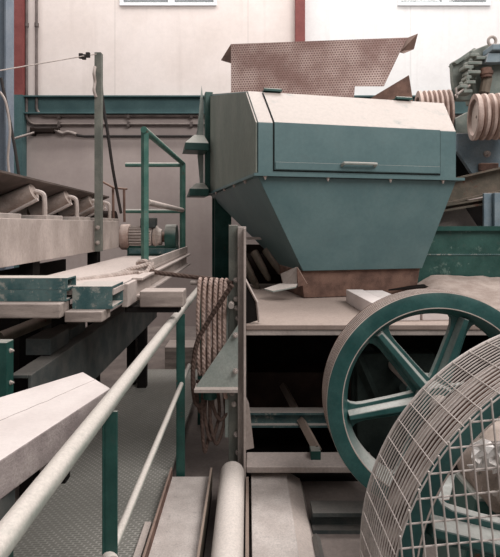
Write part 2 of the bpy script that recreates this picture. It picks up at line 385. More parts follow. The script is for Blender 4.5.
# left end panel: hood paint with its duller side light put into the colour
HB().prism([(-.004, .012, ZL + .02), (-.004, .012, ZC), (-.004, FR, ZT - .012), (-.004, D_ - .1, ZTB - .05), (-.004, D_ - .1, ZL + .02)], (-.01, 0, 0)).build('side_shade', M['olive'], hood)
# lip flange
lp = HB(); lp.box(-.04, W_ + .05, -.045, 0, ZL - .01, ZL + .012).box(-.04, 0, 0, D_, ZL - .012, ZL + .01).box(W_, W_ + .05, 0, D_, ZL - .01, ZL + .012)
lp.build('lip_flange', M['teal'], hood)
for u in (.05, .55, 1.08, 1.55):
    HB().hexbolt((u, -.022, ZL - .01), (0, 0, -1), .0105, .014).build('bolt', M['palesteel'], hood)
for v in (.35, .8, 1.3, 1.8):
    HB().hexbolt((-.02, v, ZL - .012), (0, 0, -1), .012, .014).build('bolt', M['palesteel'], hood)
# hopper
ZB = 1.13; bu0, bu1, bv0, bv1 = .418, 1.486, .18, .83
hp = HB(); hp.hexa([(bu0, bv0, ZB), (bu1, bv0, ZB), (bu1, bv1, ZB), (bu0, bv1, ZB), (.0, .0, ZL - .012), (W_, .0, ZL - .012), (W_, D_, ZL - .012), (.0, D_, ZL - .012)])
hp.build('hopper_cone', M['teal'], hood, bevel=.004)
# door: bent panel over facet and front
du0, du1 = .125, 1.53
fn = Vector((0, -(ZT - ZC), FR)).normalized()        # facet normal in local (v,z)
def facet(u, s, h): return (u, FR * s - (ZT - ZC) / math.hypot(FR, ZT - ZC) * h, ZC + (ZT - ZC) * s + FR / math.hypot(FR, ZT - ZC) * h)
ZD = 1.915
dr = HB()
for (ua, ub) in ((du0, du1),):
    prof0 = [(0, ZD), (0, ZC)]
    pts_in = [(0.0, ZD), (0.0, ZC), facet(0, .94, 0)[1:]]
    pts_out = [(-.014, ZD), (-.014, ZC + .003), facet(0, .94, .014)[1:]]
    poly = [(ua, a, b) for a, b in pts_in] + [(ua, a, b) for a, b in pts_out[::-1]]
    dr.prism(poly, (ub - ua, 0, 0))
door = dr.build('door', M['teal'], hood, bevel=.003)
sl = HB(); g_ = .007
poly = [(du0 - g_, 0, ZD - g_), (du0 - g_, 0, ZC), (du0 - g_,) + facet(0, .95, 0)[1:], (du0 - g_,) + facet(0, .95, .006)[1:], (du0 - g_, -.006, ZC), (du0 - g_, -.006, ZD - g_)]
sl.prism(poly, (du1 - du0 + 2 * g_, 0, 0)); sl.build('seal', M['dark'], door)
hd = HB(); zc = 1.962; ua, ub = .665, .945
hd.tube(smooth_path([(ua, -.012, zc), (ua + .005, -.05, zc + .012), (ua + .03, -.06, zc + .014), (ub - .03, -.06, zc + .014), (ub - .005, -.05, zc + .012), (ub, -.012, zc)], 5), .012, 10)
hd.build('handle', M['greygreen'], door, smooth=True)
HB().box(du0 + .005, du1 - .005, -.022, -.014, ZD + .005, ZD + .06).build('bottom_strip', M['teal'], door, bevel=.002)
for uh in (.13, 1.32):
    hh = HB(); hh.box(uh, uh + .15, FR - .05, FR + .08, ZT, ZT + .012); hh.cyl((uh, FR - .03, ZT + .014), (uh + .15, FR - .03, ZT + .014), .014, 10)
    hh.build('hinge', M['green'], hood)
# back flange, clamps and vertical sheet at the left rear
HB().box(-.07, .02, D_ - .1, D_ + .0, ZL - .02, ZTB).build('rear_flange', M['green'], hood, bevel=.004)
HB().prism([(-.075, D_ + .02, ZL), (-.075, D_ + .02, ZTB - .1), (-.10, D_ + .02, ZTB + .1), (-.17, D_ + .02, ZTB - .6), (-.17, D_ + .02, ZL + .7), (-.11, D_ + .02, ZL)], (0, .012, 0)).build('rear_sheet', M['greygreen'], hood)
for zb, wd, rise in ((2.35, .27, .24), (1.83, .22, .18)):
    b_ = HB()
    b_.hexa([(-.07 - wd, D_ - .36, zb), (-.07, D_ - .36, zb), (-.07, D_, zb), (-.07 - wd, D_, zb),
             (-.07 - wd, D_ - .36, zb + .085), (-.07, D_ - .36, zb + .085), (-.07, D_, zb + rise), (-.07 - wd * .45, D_, zb + rise)])
    b_.build('clamp_bracket', M['green'], hood, bevel=.006)
# legs
for (u, v) in ((.02, D_ - .22), (W_ - .25, D_ - .22)):
    lg = HB(); lg.box(u, u + .2, v, v + .015, FZ, ZL - .012).box(u, u + .2, v + .18, v + .195, FZ, ZL - .012).box(u + .09, u + .11, v + .015, v + .18, FZ, ZL - .012)
    lg.build('leg', M['green'], hood)
# outlet chute
ch = HB(); ch.hexa([(bu0 + .03, bv0 + .06, .905), (bu1 - .02, bv0 + .06, .905), (bu1 - .02, bv1, .905), (bu0 + .03, bv1, .905),
                    (bu0 - .01, bv0 + .03, ZB), (bu1 - .0, bv0 + .03, ZB), (bu1, bv1, ZB), (bu0 - .01, bv1, ZB)])
ch.build('outlet_chute', M['rust'], hood, bevel=.004)
MB().prism([at(297, 267, 3.98), at(307, 284, 3.97), at(298, 287, 3.97)], (.006, .012, 0)).build('torn_flap', M['rust'], hood)
MB().prism([at(297, 267, 4.0), at(297, 283, 3.98), at(284, 285, 4.1), at(281, 274, 4.2)], (-.004, .012, 0)).build('corner_plate', M['steel'], hood)
MB().prism([at(264, 288.5, 4.0), at(280, 283.5, 4.15), at(298, 283, 4.0), at(296, 286.5, 3.92), at(273, 291, 3.92)], (0, 0, -.01)).build('bent_lip', M['greygreen'], hood)
HB().prism([(bu1 - .32, bv0 - .01, .95), (bu1 + .03, bv0 - .06, .97), (bu1 + .09, bv0 + .02, .985), (bu1 - .05, bv0 + .06, .97)], (0, 0, .012)).build('side_flap', M['dark'], hood)

# perforated plate standing on the hood, with folded ends
pl = thing('perforated_plate', at(318, 92, 4.7), 'brown perforated steel sheet standing upright on top of the green hood', 'metal sheet')
def pp(px, py):
    d = 4.80 - (px - 231) / 187 * .25
    return at(px, py, d)
MB().prism([pp(231, 44), pp(408, 37.5), pp(400, 52), pp(384, 86), pp(355, 86), pp(354, 97), pp(231, 97)], (0, .012, 0)).build('sheet', M['tread'], pl)
MB().prism([pp(231, 44), pp(231, 63), at(221, 60, 4.98), at(229, 47, 4.86)], (0, .012, 0)).build('folded_edge', M['rust'], pl)
MB().prism([pp(408, 37.5), at(418, 33.5, 4.4), at(414, 49, 4.42), at(404, 53, 4.5), pp(400, 52)], (0, .012, 0)).build('folded_edge', M['rust'], pl)
o = MB().prism([at(369, 99, 4.62), at(409, 75, 4.62), at(413, 101, 4.62)], (.01, .05, 0)).build('triangular_plate', M['rust'], None)
tag(o, 'rust brown triangular plate propped on the hood beside the right hinge', 'metal plate')

# ---------------------------------------------------------------- saw frame: post, deck, ledge, bracket, cavity
fr = thing('machine_frame', (.6, 3.9, FZ), 'grey steel machine frame with dusty deck and dark bay below the hopper', 'machine frame')
MB().box(-.062, -.012, 3.0, 3.09, FZ, 1.49).build('post', M['steel'], fr, bevel=.004)
MB().hexa([(-.118, 3.05, FZ), (-.06, 3.05, FZ), (-.06, 3.07, FZ), (-.118, 3.07, FZ), (-.118, 3.05, 1.5), (-.06, 3.05, 1.5), (-.06, 3.07, 1.5), (-.118, 3.07, 1.5)]).build('post_flange', M['postgreen'], fr, bevel=.003)
MB().box(-.026, -.012, 2.93, 3.0, FZ, 1.48).build('stiffener', M['palesteel'], fr, bevel=.002)
for (px, py) in ((236, 280), (236, 299), (236.5, 308), (238, 318), (235.5, 335), (235.5, 371), (232, 393), (234, 404), (236, 434), (238, 452)):
    p = at(px, py, 2.94 if 320 < py < 392 else 3.04); MB().hexbolt(p, (0, -1, 0), .0115, .018).build('bolt', M['steel'], fr)
MB().box(-.012, 2.0, 3.0, 5.25, .87, .90).build('deck', M['deck'], fr, bevel=.004)
MB().box(-.012, 2.0, 3.01, 3.03, .835, .87).build('deck_edge', M['steel'], fr, bevel=.004)
fin = MB().prism([at(245, 280, 3.05), at(257, 302, 3.05), at(259, 320, 3.05), at(246, 324, 3.05)], (0, .02, 0)).build('side_fin', M['dark'], fr)
MB().tube([at(245, 279, 3.045), at(257, 302, 3.045), at(259, 322, 3.045)], .008, 4).build('fin_edge', M['palesteel'], fin)
MB().box(-.01, .76, 2.94, 3.13, .04, .08).build('ledge', M['palesteel'], fr, bevel=.006)
MB().box(-.01, 1.9, 4.3, 4.34, FZ, .87).build('bay_shade_back', M['dark'], fr)  # dark back, sides and floor added so the bay stays black
MB().box(-.02, -.005, 3.12, 4.3, FZ, .87).build('bay_shade_side', M['dark'], fr)
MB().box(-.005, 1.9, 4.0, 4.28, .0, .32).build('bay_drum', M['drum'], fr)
MB().box(1.9, 1.93, 3.1, 4.3, FZ, .87).build('bay_shade_side', M['dark'], fr)
MB().box(-.01, 1.9, 3.16, 4.3, FZ, FZ + .02).build('bay_shade_floor', M['dark'], fr)
cb = MB(); cb.box(-.0, 1.4, 3.38, 3.48, .215, .23).box(-.0, 1.4, 3.38, 3.48, .13, .145).box(0, 1.4, 3.42, 3.435, .145, .215)
cb.build('cross_beam', M['worn'], fr)
st = MB(); st.tube([at(283, 386, 3.93), at(317, 450, 3.08)], .031, 4); stt = st.build('diagonal_strut', M['brownsteel'], fr)
MB().box(.38, .44, 3.02, 3.09, .08, .135).build('strut_foot', M['green'], fr, bevel=.003)
MB().prism([at(245, 395, 2.98), at(249, 404, 2.98), at(254, 448, 2.98), at(246, 450, 2.98)], (0, .01, 0)).build('foot_gusset', M['palesteel'], fr)
gs = MB(); gs.prism([at(195, 388, 2.95), at(238, 388, 2.95), at(238, 325, 2.95)], (0, .012, 0)); gs.build('gusset_plate', M['greygreen'], fr)
MB().box(at(195, 0, 2.95).x, at(238, 0, 2.95).x, 2.90, 3.02, at(0, 390, 2.95).z, at(0, 387, 2.95).z).build('gusset_flange', M['steel'], fr)
MB().cyl((at(210, 0, 3.0).x, 3.0, at(0, 398, 3.0).z), (at(210, 0, 3.0).x, 3.0, at(0, 390, 3.0).z), .042, 18).build('collar', M['green'], fr, smooth=True)
MB().cyl((-.36, 3.16, 1.135), (-.07, 3.07, 1.135), .014, 10).build('hanger_bar', M['steel'], fr, smooth=True)
MB().cyl((-.10, 3.07, 1.02), (-.10, 2.96, 1.02), .018, 10).build('rope_hook', M['steel'], fr, smooth=True)
MB().box(-.14, -.118, 3.06, 3.2, .2, 1.1).build('back_flange', M['greygreen'], fr)

# brush fingers and panel behind the outlet
bp = thing('brush_roller', (.25, 4.85, .9), 'dark roller with tan fingers seen through the gap under the hopper', 'roller')
MB().cyl((-.12, 4.9, 1.12), (.55, 4.9, 1.12), .1, 24).build('roller_core', M['darkbrown'], bp, smooth=True)
for x0, z0, x1, z1 in ((-.06, 1.2, .06, .98), (.06, 1.24, .19, 1.0), (.17, 1.26, .31, 1.05), (.01, 1.05, .09, .915)):
    MB().tube([(x0, 4.8, z0), ((x0 * .4 + x1 * .6), 4.72, z0 * .4 + z1 * .6), (x1, 4.68, z1), (x1 + .01, 4.67, z1 - .02)], [.04, .036, .026, .012], 10).build('finger', M['brownsteel'], bp, smooth=True)
MB().box(-.06, .2, 4.78, 4.82, 1.36, 1.385).build('cross_bar', M['palesteel'], bp)
MB().box(-.10, 1.8, 5.12, 5.16, .9, 1.3).build('back_panel', M['darkbrown'], bp)

# items on the deck
rb = Matrix.Rotation(R(18), 4, 'Z')
def slab(x, y, w0, d0, h0, label, rot=20):
    b_ = MB(); b_.T = Matrix.Translation((x, y, .9)) @ Matrix.Rotation(R(rot), 4, 'Z')
    b_.box(-w0 / 2, w0 / 2, -d0 / 2, d0 / 2, 0, h0)
    tag(b_.build('stone_slab', M['stone'], None, bevel=.004), label, 'stone slab', 'stone slabs on the deck')
slab(.845, 3.5, .13, .76, .1, 'narrow pale slab on deck, leftmost of three beside the chute', 3)
slab(.99, 3.5, .14, .74, .095, 'pale slab in the middle of three on the deck behind the flywheel', 3)
slab(1.26, 3.45, .36, .6, .075, 'wide pale slab on deck, rightmost of three behind the flywheel', 3)
du = MB(); nx = 22; ny = 10; vv = []
for i in range(nx):
    row = []
    for j in range(ny):
        x = 1.35 + 1.35 * i / (nx - 1); y = 3.55 + .83 * j / (ny - 1)
        e = max(0, j / (ny - 1)); ed = min(1, i / 4) * (1 if i < nx - 1 else 0)
        z = .902 + .17 * (e ** 1.4) * ed * (1 - .25 * i / nx) + random.uniform(-.008, .008) * ed * e
        row.append(du.v((x, y, z)))
    vv.append(row)
lo = [[du.v((v.co.x, v.co.y, .901)) for v in row] for row in vv]
for i in range(nx - 1):
    for j in range(ny - 1):
        du.bm.faces.new((vv[i][j], vv[i + 1][j], vv[i + 1][j + 1], vv[i][j + 1])); du.bm.faces.new((lo[i][j], lo[i][j + 1], lo[i + 1][j + 1], lo[i + 1][j]))
for j in range(ny - 1):
    du.bm.faces.new((vv[0][j], vv[0][j + 1], lo[0][j + 1], lo[0][j])); du.bm.faces.new((vv[-1][j], lo[-1][j], lo[-1][j + 1], vv[-1][j + 1]))
for i in range(nx - 1):
    du.bm.faces.new((vv[i][0], lo[i][0], lo[i + 1][0], vv[i + 1][0])); du.bm.faces.new((vv[i][-1], vv[i + 1][-1], lo[i + 1][-1], lo[i][-1]))
dp = du.build('dust_pile', M['dust'], None, smooth=True); tag(dp, 'sloping pile of stone dust on deck against the dark green panel', 'dust'); dp['kind'] = 'stuff'
gp = thing('side_panel', (2.2, 4.42, FZ), 'dark green scuffed steel side panel right of the hopper', 'panel')
MB().box(1.3, 3.2, 4.40, 4.43, FZ, 1.475).build('sheet', M['scuffed'], gp, bevel=.003)
MB().box(1.3, 3.2, 4.36, 4.40, 1.45, 1.49).build('top_edge', M['green'], gp)
MB().box(1.3, 3.2, 4.393, 4.40, 1.235, 1.245).build('weld_seam', M['worn'], gp)

# ---------------------------------------------------------------- flywheels, shaft, bearings
AX, AZ = .948, .608
def flywheel(y0, y1, Rr, label, phase, RW=.116):
    t = thing('flywheel', (AX, (y0 + y1) / 2, AZ - Rr), label, 'flywheel')
    n = 7; gw = (y1 - y0) / n; prof = []
    for k in range(n):
        a = y0 + k * gw
        prof += [(Rr, a), (Rr, a + gw * .45), (Rr - .02, a + gw * .6), (Rr - .02, a + gw * .85)]
    prof += [(Rr, y1)]
    body = MB(); body.lathe(prof + [(Rr - .03, y1), (Rr - .03, y0)], (AX, 0, AZ), (0, 1, 0), 128, closed=True)
    body.bm.faces.ensure_lookup_table()
    for i, f in enumerate(body.bm.faces):
        if (i // 128) < 4 * n and (i // 128) % 4 in (1, 2, 3): f.material_index = 1
    body.build('grooved_rim', [M['groove'], M['rust']], t)
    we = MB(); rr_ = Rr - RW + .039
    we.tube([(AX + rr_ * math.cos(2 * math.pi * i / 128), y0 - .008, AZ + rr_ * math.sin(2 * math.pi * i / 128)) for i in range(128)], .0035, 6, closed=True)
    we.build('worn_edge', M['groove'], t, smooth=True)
    r1 = MB(); r1.lathe([(Rr - .002, y0 - .004), (Rr - .03, y0 - .010), (Rr - RW + .041, y0 - .010), (Rr - RW + .036, y0 - .002), (Rr - RW + .004, y0 + .045), (Rr - RW, y0 + .06), (Rr - RW, y1 - .03), (Rr - .06, y1), (Rr - .02, y1), (Rr - .012, y1 - .01), (Rr - .012, y0)], (AX, 0, AZ), (0, 1, 0), 128, closed=True)
    r1.build('rim_web', M['wheelgreen'], t, smooth=True)
    hb = MB(); hb.lathe([(.05, y0 - .02), (.085, y0 - .02), (.09, y0 - .01), (.1, y0 + .03), (.1, y1 + .02), (.05, y1 + .02)], (AX, 0, AZ), (0, 1, 0), 48, closed=True)
    hb.build('hub', M['wheelgreen'], t, smooth=True)
    ym = y0 + .055
    for k in range(6):
        a = R(phase + 60 * k); s = MB()
        dx, dz = math.cos(a), math.sin(a); px, pz = -dz, dx
        def pt(r, q, y): return (AX + dx * r + px * q, y, AZ + dz * r + pz * q)
        rs = [(.08, .06), (.12, .054), (.22, .049), (.36, .045), (Rr - RW - .05, .047), (Rr - RW - .02, .056), (Rr - RW + .003, .078), (Rr - RW + .012, .10)]
        poly = [pt(r, q, ym) for r, q in rs] + [pt(r, -q, ym) for r, q in rs[::-1]]
        s.prism(poly, (0, .035, 0))
        rib = [(.08, .025), (Rr - RW + .006, .018)]
        for i in range(len(rib) - 1):
            (ra, qa), (rb_, qb) = rib[i], rib[i + 1]
            s.hexa([pt(ra, -qa * 1.4, ym), pt(rb_, -qb * 1.4, ym), pt(rb_, qb * 1.4, ym), pt(ra, qa * 1.4, ym),
                    pt(ra, -qa * .7, ym - .045), pt(rb_, -qb * .7, ym - .045), pt(rb_, qb * .7, ym - .045), pt(ra, qa * .7, ym - .045)])
        s.build('spoke', M['wheelgreen'], t, bevel=.006)
    return t
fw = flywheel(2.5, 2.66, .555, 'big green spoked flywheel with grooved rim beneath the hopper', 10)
MB().cyl((AX, 1.14 + .06, AZ), (AX, 3.35, AZ), .05, 24).build('shaft', M['steel'], fw, smooth=True)
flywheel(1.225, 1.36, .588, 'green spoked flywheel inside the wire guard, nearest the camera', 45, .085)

bh = thing('bearing_pedestal', (AX, 1.8, FZ), 'dust smeared bearing housing seen through the front wire guard', 'bearing')
hb = MB(); hb.lathe([(.05, 1.70), (.11, 1.70), (.135, 1.72), (.145, 1.75), (.145, 1.93), (.10, 1.96), (.05, 1.96)], (AX, 0, AZ), (0, 1, 0), 40, closed=True); hb.build('housing', M['wornbrown'], bh, smooth=True)
MB().hexa([(AX - .3, 1.72, FZ), (AX + .3, 1.72, FZ), (AX + .3, 1.95, FZ), (AX - .3, 1.95, FZ), (AX - .15, 1.74, AZ - .06), (AX + .15, 1.74, AZ - .06), (AX + .15, 1.93, AZ - .06), (AX - .15, 1.93, AZ - .06)]).build('pedestal', M['green'], bh, bevel=.01)
for s_ in (-1, 1): MB().hexbolt((AX + s_ * .11, 1.735, AZ - .02), (0, -1, 0), .02, .02).build('bolt', M['steel'], bh)
pf = MB(); prev = None
gr = []
for i in range(8):
    gr.append([pf.v((AX - .2 + .02 * i + random.uniform(-.012, .012), 1.685 + random.uniform(-.03, .012), AZ + .07 + .02 * j + random.uniform(-.012, .012))) for j in range(6)])
for i in range(7):
    for j in range(5): pf.bm.faces.new((gr[i][j], gr[i + 1][j], gr[i + 1][j + 1], gr[i][j + 1]))
o = pf.build('plastic_scrap', M['plastic'], None); so = o.modifiers.new('thick', 'SOLIDIFY'); so.thickness = .002
tag(o, 'crumpled white plastic film caught on the bearing housing behind the guard', 'plastic film')
b2 = thing('rear_bearing', (AX - .1, 3.25, FZ), 'dark bearing bracket with rounded arm visible between the flywheel spokes', 'bearing')
arm = [at(352, 330, 3.25), at(366, 342, 3.25), at(405, 378, 3.25), at(412, 386, 3.25), at(411, 394, 3.25), at(404, 398, 3.25), at(370, 403, 3.25), at(352, 420, 3.25)]
MB().prism(arm, (0, .05, 0)).build('bracket_arm', M['blackgreen'], b2, bevel=.012)
MB().tube([at(349, 338, 3.2), at(378, 405, 3.2)], .035, 4).build('brace', M['blackgreen'], b2)
MB().cyl(at(404, 388, 3.14), at(404, 388, 3.3), .03, 20).build('pin', M['blackgreen'], b2, smooth=True)
MB().box(AX - .25, AX + .25, 3.2, 3.34, FZ + .02, AZ + .07).build('pedestal', M['blackgreen'], b2, bevel=.01)

# wire guard
gd = thing('wire_guard', (AX, 1.26, AZ - .632), 'round pale wire mesh guard over the nearest flywheel', 'guard')
GR = .63; gy0, gy1 = 1.13, 1.395; NR = 18; N_ = 128
sm = MB()
for k in range(NR):
    y = gy0 + (gy1 - gy0) * k / (NR - 1)
    sm.tube([(AX + GR * math.cos(2 * math.pi * i / N_), y, AZ + GR * math.sin(2 * math.pi * i / N_)) for i in range(N_)], .0022, 6, closed=True)
for k in range(72):
    a = 2 * math.pi * (k + .3) / 72
    sm.cyl((AX + (GR + .003) * math.cos(a), gy0, AZ + (GR + .003) * math.sin(a)), (AX + (GR + .003) * math.cos(a), gy1, AZ + (GR + .003) * math.sin(a)), .0014, 5)
sm.build('side_mesh', M['wire'], gd, smooth=True)
fm = MB(); fm.T = Matrix.Translation((AX, 0, AZ)) @ Matrix.Rotation(R(-5.5), 4, 'Y') @ Matrix.Translation((-AX, 0, -AZ)); yf = gy0 - .003; x = -.61
while x < .62:
    h = math.sqrt(GR * GR - x * x) + .012; fm.cyl((AX + x, yf, AZ - h), (AX + x, yf, AZ + h), .0024, 6); x += .026
z = -.594
while z < .6:
    h = math.sqrt(GR * GR - z * z); fm.cyl((AX - h, yf + .005, AZ + z), (AX + h, yf + .005, AZ + z), .0024, 6); z += .054
fm.build('front_mesh', M['wire'], gd, smooth=True)
rh = MB()
for y in (gy1 + .004,): rh.tube([(AX + GR * math.cos(2 * math.pi * i / N_), y, AZ + GR * math.sin(2 * math.pi * i / N_)) for i in range(N_)], .005, 8, closed=True)
rh.build('back_hoop', M['wire'], gd, smooth=True)
for s_ in (-1, 1):
    MB().tube([(AX + s_ * .5, gy1 + .01, AZ - .45), (AX + s_ * .5, gy1 + .02, FZ)], .012, 10).build('stand_leg', M['wire'], gd, smooth=True)

# ---------------------------------------------------------------- crusher and drives at the upper right
cr = thing('jaw_crusher', (2.4, 5.5, 1.9), 'grey green crusher body with lifting eye and stacked lugs at upper right', 'crusher')
def cp(px, py, d=5.5): return at(px, py, d)
MB().prism([cp(452, 62), cp(474, 50), cp(474, 100), cp(456, 100), cp(453, 80)], (.0, .08, 0)).build('side_cheek', M['crusher'], cr, bevel=.006)
MB().prism([cp(454, 62, 5.45), cp(474, 48, 5.45), cp(477, 49, 5.45), cp(477, 52, 5.45), cp(457, 64, 5.45)], (0, .16, 0)).build('top_plate', M['crusher'], cr)
MB().prism([cp(473, 50, 5.42), cp(488, 44, 5.42), cp(520, 42, 5.42), cp(520, 100, 5.42), cp(478, 100, 5.42), cp(474, 80, 5.42)], (0, .3, 0)).build('body', M['crusher'], cr, bevel=.008)
MB().box(cp(488, 0, 5.3).x, cp(540, 0, 5.3).x, 5.2, 5.5, cp(0, 53, 5.3).z, cp(0, 47, 5.3).z).build('top_flange', M['bluesteel'], cr, bevel=.01)
MB().prism([cp(486, 62, 5.25), cp(489, 53, 5.25), cp(520, 53, 5.25), cp(520, 60, 5.25), cp(496, 62, 5.25)], (0, .1, 0)).build('flange_web', M['bluesteel'], cr)
MB().tube([(cp(492, 41, 5.3).x + .04 * math.cos(a), 5.3, cp(492, 41, 5.3).z + .045 * math.sin(a)) for a in [2 * math.pi * i / 24 for i in range(24)]], .016, 8, closed=True).cyl(cp(492, 48, 5.3), cp(492, 45, 5.3), .025, 12).build('lifting_eye', M['steel'], cr, smooth=True)
for (px, py, w0) in ((471, 57, 8), (478, 60, 10), (472, 65, 14), (466, 69, 9), (471, 74, 13), (468, 84, 9), (461, 88, 8), (465, 93, 9), (466, 79, 5)):
    p = cp(px, py, 5.36); b_ = MB(); b_.box(p.x - w0 * .0053, p.x + w0 * .0053, 5.28, 5.43, p.z - .017, p.z + .017)
    b_.cyl((p.x - w0 * .003, 5.3, p.z + .017), (p.x - w0 * .003, 5.3, p.z + .045), .02, 8); b_.build('lug', M['crusher'], cr, bevel=.006)
for (px, py, r_) in ((486, 70, .055), (486.5, 73, .065), (486.5, 76, .055)):
    p = cp(px, py, 5.3); MB().cyl((p.x, 5.3, p.z - .018), (p.x, 5.3, p.z + .018), r_, 14).build('spring_nut', M['rust'], cr, smooth=True)
MB().tube([cp(487, 78, 5.33), cp(484, 93, 5.33)], .055, 10).build('stay_rod', M['brownsteel'], cr)
MB().tube([cp(455, 96, 5.3), cp(470, 85, 5.3)], .012, 6).build('brace_rod', M['steel'], cr)
MB().tube([cp(456, 88, 5.3), cp(457, 98, 5.3)], .012, 6).build('brace_rod', M['steel'], cr)
# lower body
lb = thing('drive_base', (2.55, 5.1, 1.9), 'blue grey tapered steel base under the grooved pulleys at right', 'machine base')
MB().prism([cp(457, 133, 5.25), cp(530, 133, 5.25), cp(530, 178, 5.25), cp(475, 178, 5.25), cp(457, 151, 5.25)], (0, .06, 0)).build('side_plate', M['bluesteel'], lb, bevel=.006)
MB().prism([cp(455, 118, 5.35), cp(467, 112, 5.35), cp(530, 112, 5.35), cp(530, 134, 5.35), cp(456, 134, 5.35)], (0, .12, 0)).build('bearing_block', M['crusher'], lb, bevel=.01)
MB().box(cp(480, 0, 5.2).x, cp(498, 0, 5.2).x, 5.18, 5.25, cp(0, 171, 5.2).z, cp(0, 163, 5.2).z).build('base_lug', M['rust'], lb, bevel=.01)
MB().hexbolt(cp(487, 154, 5.25), (0, -1, 0), .025, .03).build('bolt', M['palesteel'], lb)
MB().box(cp(455, 0, 5.7).x, cp(476, 0, 5.7).x, 5.75, 5.78, cp(0, 190, 5.7).z, cp(0, 130, 5.7).z).build('inner_plate', M['dark'], lb)
def pulley(c, ax, r_, L_, label, n=6):
    t = thing('grooved_pulley', Vector(c) - Vector((0, 0, r_)), label, 'pulley', None)
    g_ = L_ / n; pr = []
    for k in range(n): pr += [(r_ * .86, k * g_), (r_, k * g_ + g_ * .25), (r_, k * g_ + g_ * .6), (r_ * .86, k * g_ + g_ * .85)]
    b_ = MB(); b_.lathe([(r_ * .78, 0)] + [(r_, .0)] + pr[2:] + [(r_ * .3, L_)] + [(r_ * .3, .05), (r_ * .74, .05)], c, ax, 64, closed=True)
    b_.bm.faces.ensure_lookup_table()
    for i, f in enumerate(b_.bm.faces):
        k = i // 64
        if 2 <= k < 4 * n - 1 and (k - 1) % 4 == 2: f.material_index = 1
    b_.build('sheave', [M['sheave'], M['rust']], t, smooth=True)
    b_ = MB(); b_.lathe([(r_ * .75, .03), (r_ * .75, .06), (.02, .06), (.02, .03)], c, ax, 48, closed=True); b_.build('sheave_web', M['sheaveface'], t, smooth=True)
    return t
a2 = Vector((.985, -.17, 0)).normalized()
pulley(at(473, 117.5, 4.95), a2, .226, .5, 'brown multi groove pulley with pale open face, nearest at right edge', 8)
pulley(at(417, 118, 5.7), Vector((.985, -.17, 0)), .30, .36, 'pale multi groove pulley half hidden behind the hood corner', 7)
# supporting beams
sb = thing('support_beams', (2.4, 4.9, FZ), 'brown stained beams on a blue grey post below the drive base', 'support frame')
def slantbeam(a, b, h0, nm, mt, dep=.18):
    A, B = Vector(a), Vector(b); k = Vector((0, 0, -h0)); b_ = MB()
    for z0, z1, y0, y1 in ((0, -.02, 0, dep), (-h0 + .02, -h0, 0, dep), (-.02, -h0 + .02, dep * .45, dep * .55)):
        b_.hexa([A + Vector((0, y0, z1)), B + Vector((0, y0, z1)), B + Vector((0, y1, z1)), A + Vector((0, y1, z1)),
                 A + Vector((0, y0, z0)), B + Vector((0, y0, z0)), B + Vector((0, y1, z0)), A + Vector((0, y1, z0))])
    b_.build(nm, mt, sb)
slantbeam(at(440, 181, 5.0), at(530, 160, 4.8), .25, 'sloping_beam', M['brownsteel'])
slantbeam(at(430, 207, 5.0), at(496, 196, 4.9), .07, 'cross_beam', M['brownsteel'])
ps = MB(); ps.box(at(484, 0, 4.75).x, at(492, 0, 4.75).x, 4.75, 4.78, FZ, at(0, 193, 4.75).z).box(at(492, 0, 4.75).x, at(520, 0, 4.75).x, 4.7, 4.9, FZ, at(0, 193, 4.75).z)
ps.build('post', M['bluesteel'], sb, bevel=.004)
MB().prism([at(425, 226, 5.2), at(447, 206, 5.2), at(464, 206, 5.2), at(480, 230, 5.2), at(480, 300, 5.2), at(425, 300, 5.2)], (0, .03, 0)).build('grey_plate', M['steel'], sb)
MB().box(at(440, 0, 5.6).x, at(520, 0, 5.6).x, 5.6, 5.63, .5, at(0, 200, 5.6).z).build('back_plate', M['dark'], sb)

# ---------------------------------------------------------------- conveyor at left
cv = thing('belt_conveyor', (-1.6, 3.6, FZ), 'dusty belt conveyor with pale side beam and grey belt at left', 'conveyor')
bm_ = MB(); bm_.box(-1.25, -1.235, 1.9, 4.78, 1.285, 1.535).box(-1.33, -1.25, 1.9, 4.78, 1.52, 1.535).box(-1.33, -1.25, 1.9, 4.78, 1.285, 1.30)
bm_.build('side_beam', M['palesteel'], cv, bevel=.003)
bm_ = MB(); bm_.box(-2.4, -2.385, 1.9, 4.78, 1.285, 1.535).box(-2.385, -2.3, 1.9, 4.78, 1.52, 1.535)
bm_.build('side_beam', M['palesteel'], cv)
for y in (2.35, 3.4, 4.6): MB().box(-2.385, -1.25, y, y + .08, 1.3, 1.38).build('cross_member', M['steel'], cv)
for (x, y) in ((-1.31, 2.95), (-1.31, 4.2), (-2.36, 2.95), (-2.36, 4.2)): MB().box(x - .04, x + .04, y, y + .1, FZ, 1.285).build('leg', M['dark'], cv)
belt = MB(); prof = [(-1.345, 1.795), (-1.5, 1.73), (-1.66, 1.665), (-1.98, 1.665), (-2.14, 1.73), (-2.29, 1.795)]
for i in range(5):
    (xa, za), (xb, zb) = prof[i], prof[i + 1]
    belt.hexa([(xa, 1.9, za), (xb, 1.9, zb), (xb, 4.85, zb - .03), (xa, 4.85, za - .03), (xa, 1.9, za + .012), (xb, 1.9, zb + .012), (xb, 4.85, zb - .018), (xa, 4.85, za - .018)])
belt.build('belt', M['rubber'], cv)
MB().cyl((-1.3, 4.9, 1.53), (-2.35, 4.9, 1.53), .11, 32).build('head_pulley', M['darkbrown'], cv, smooth=True)
MB().box(-2.3, -1.36, 1.95, 4.7, 1.33, 1.345).build('pan', M['darkbrown'], cv)
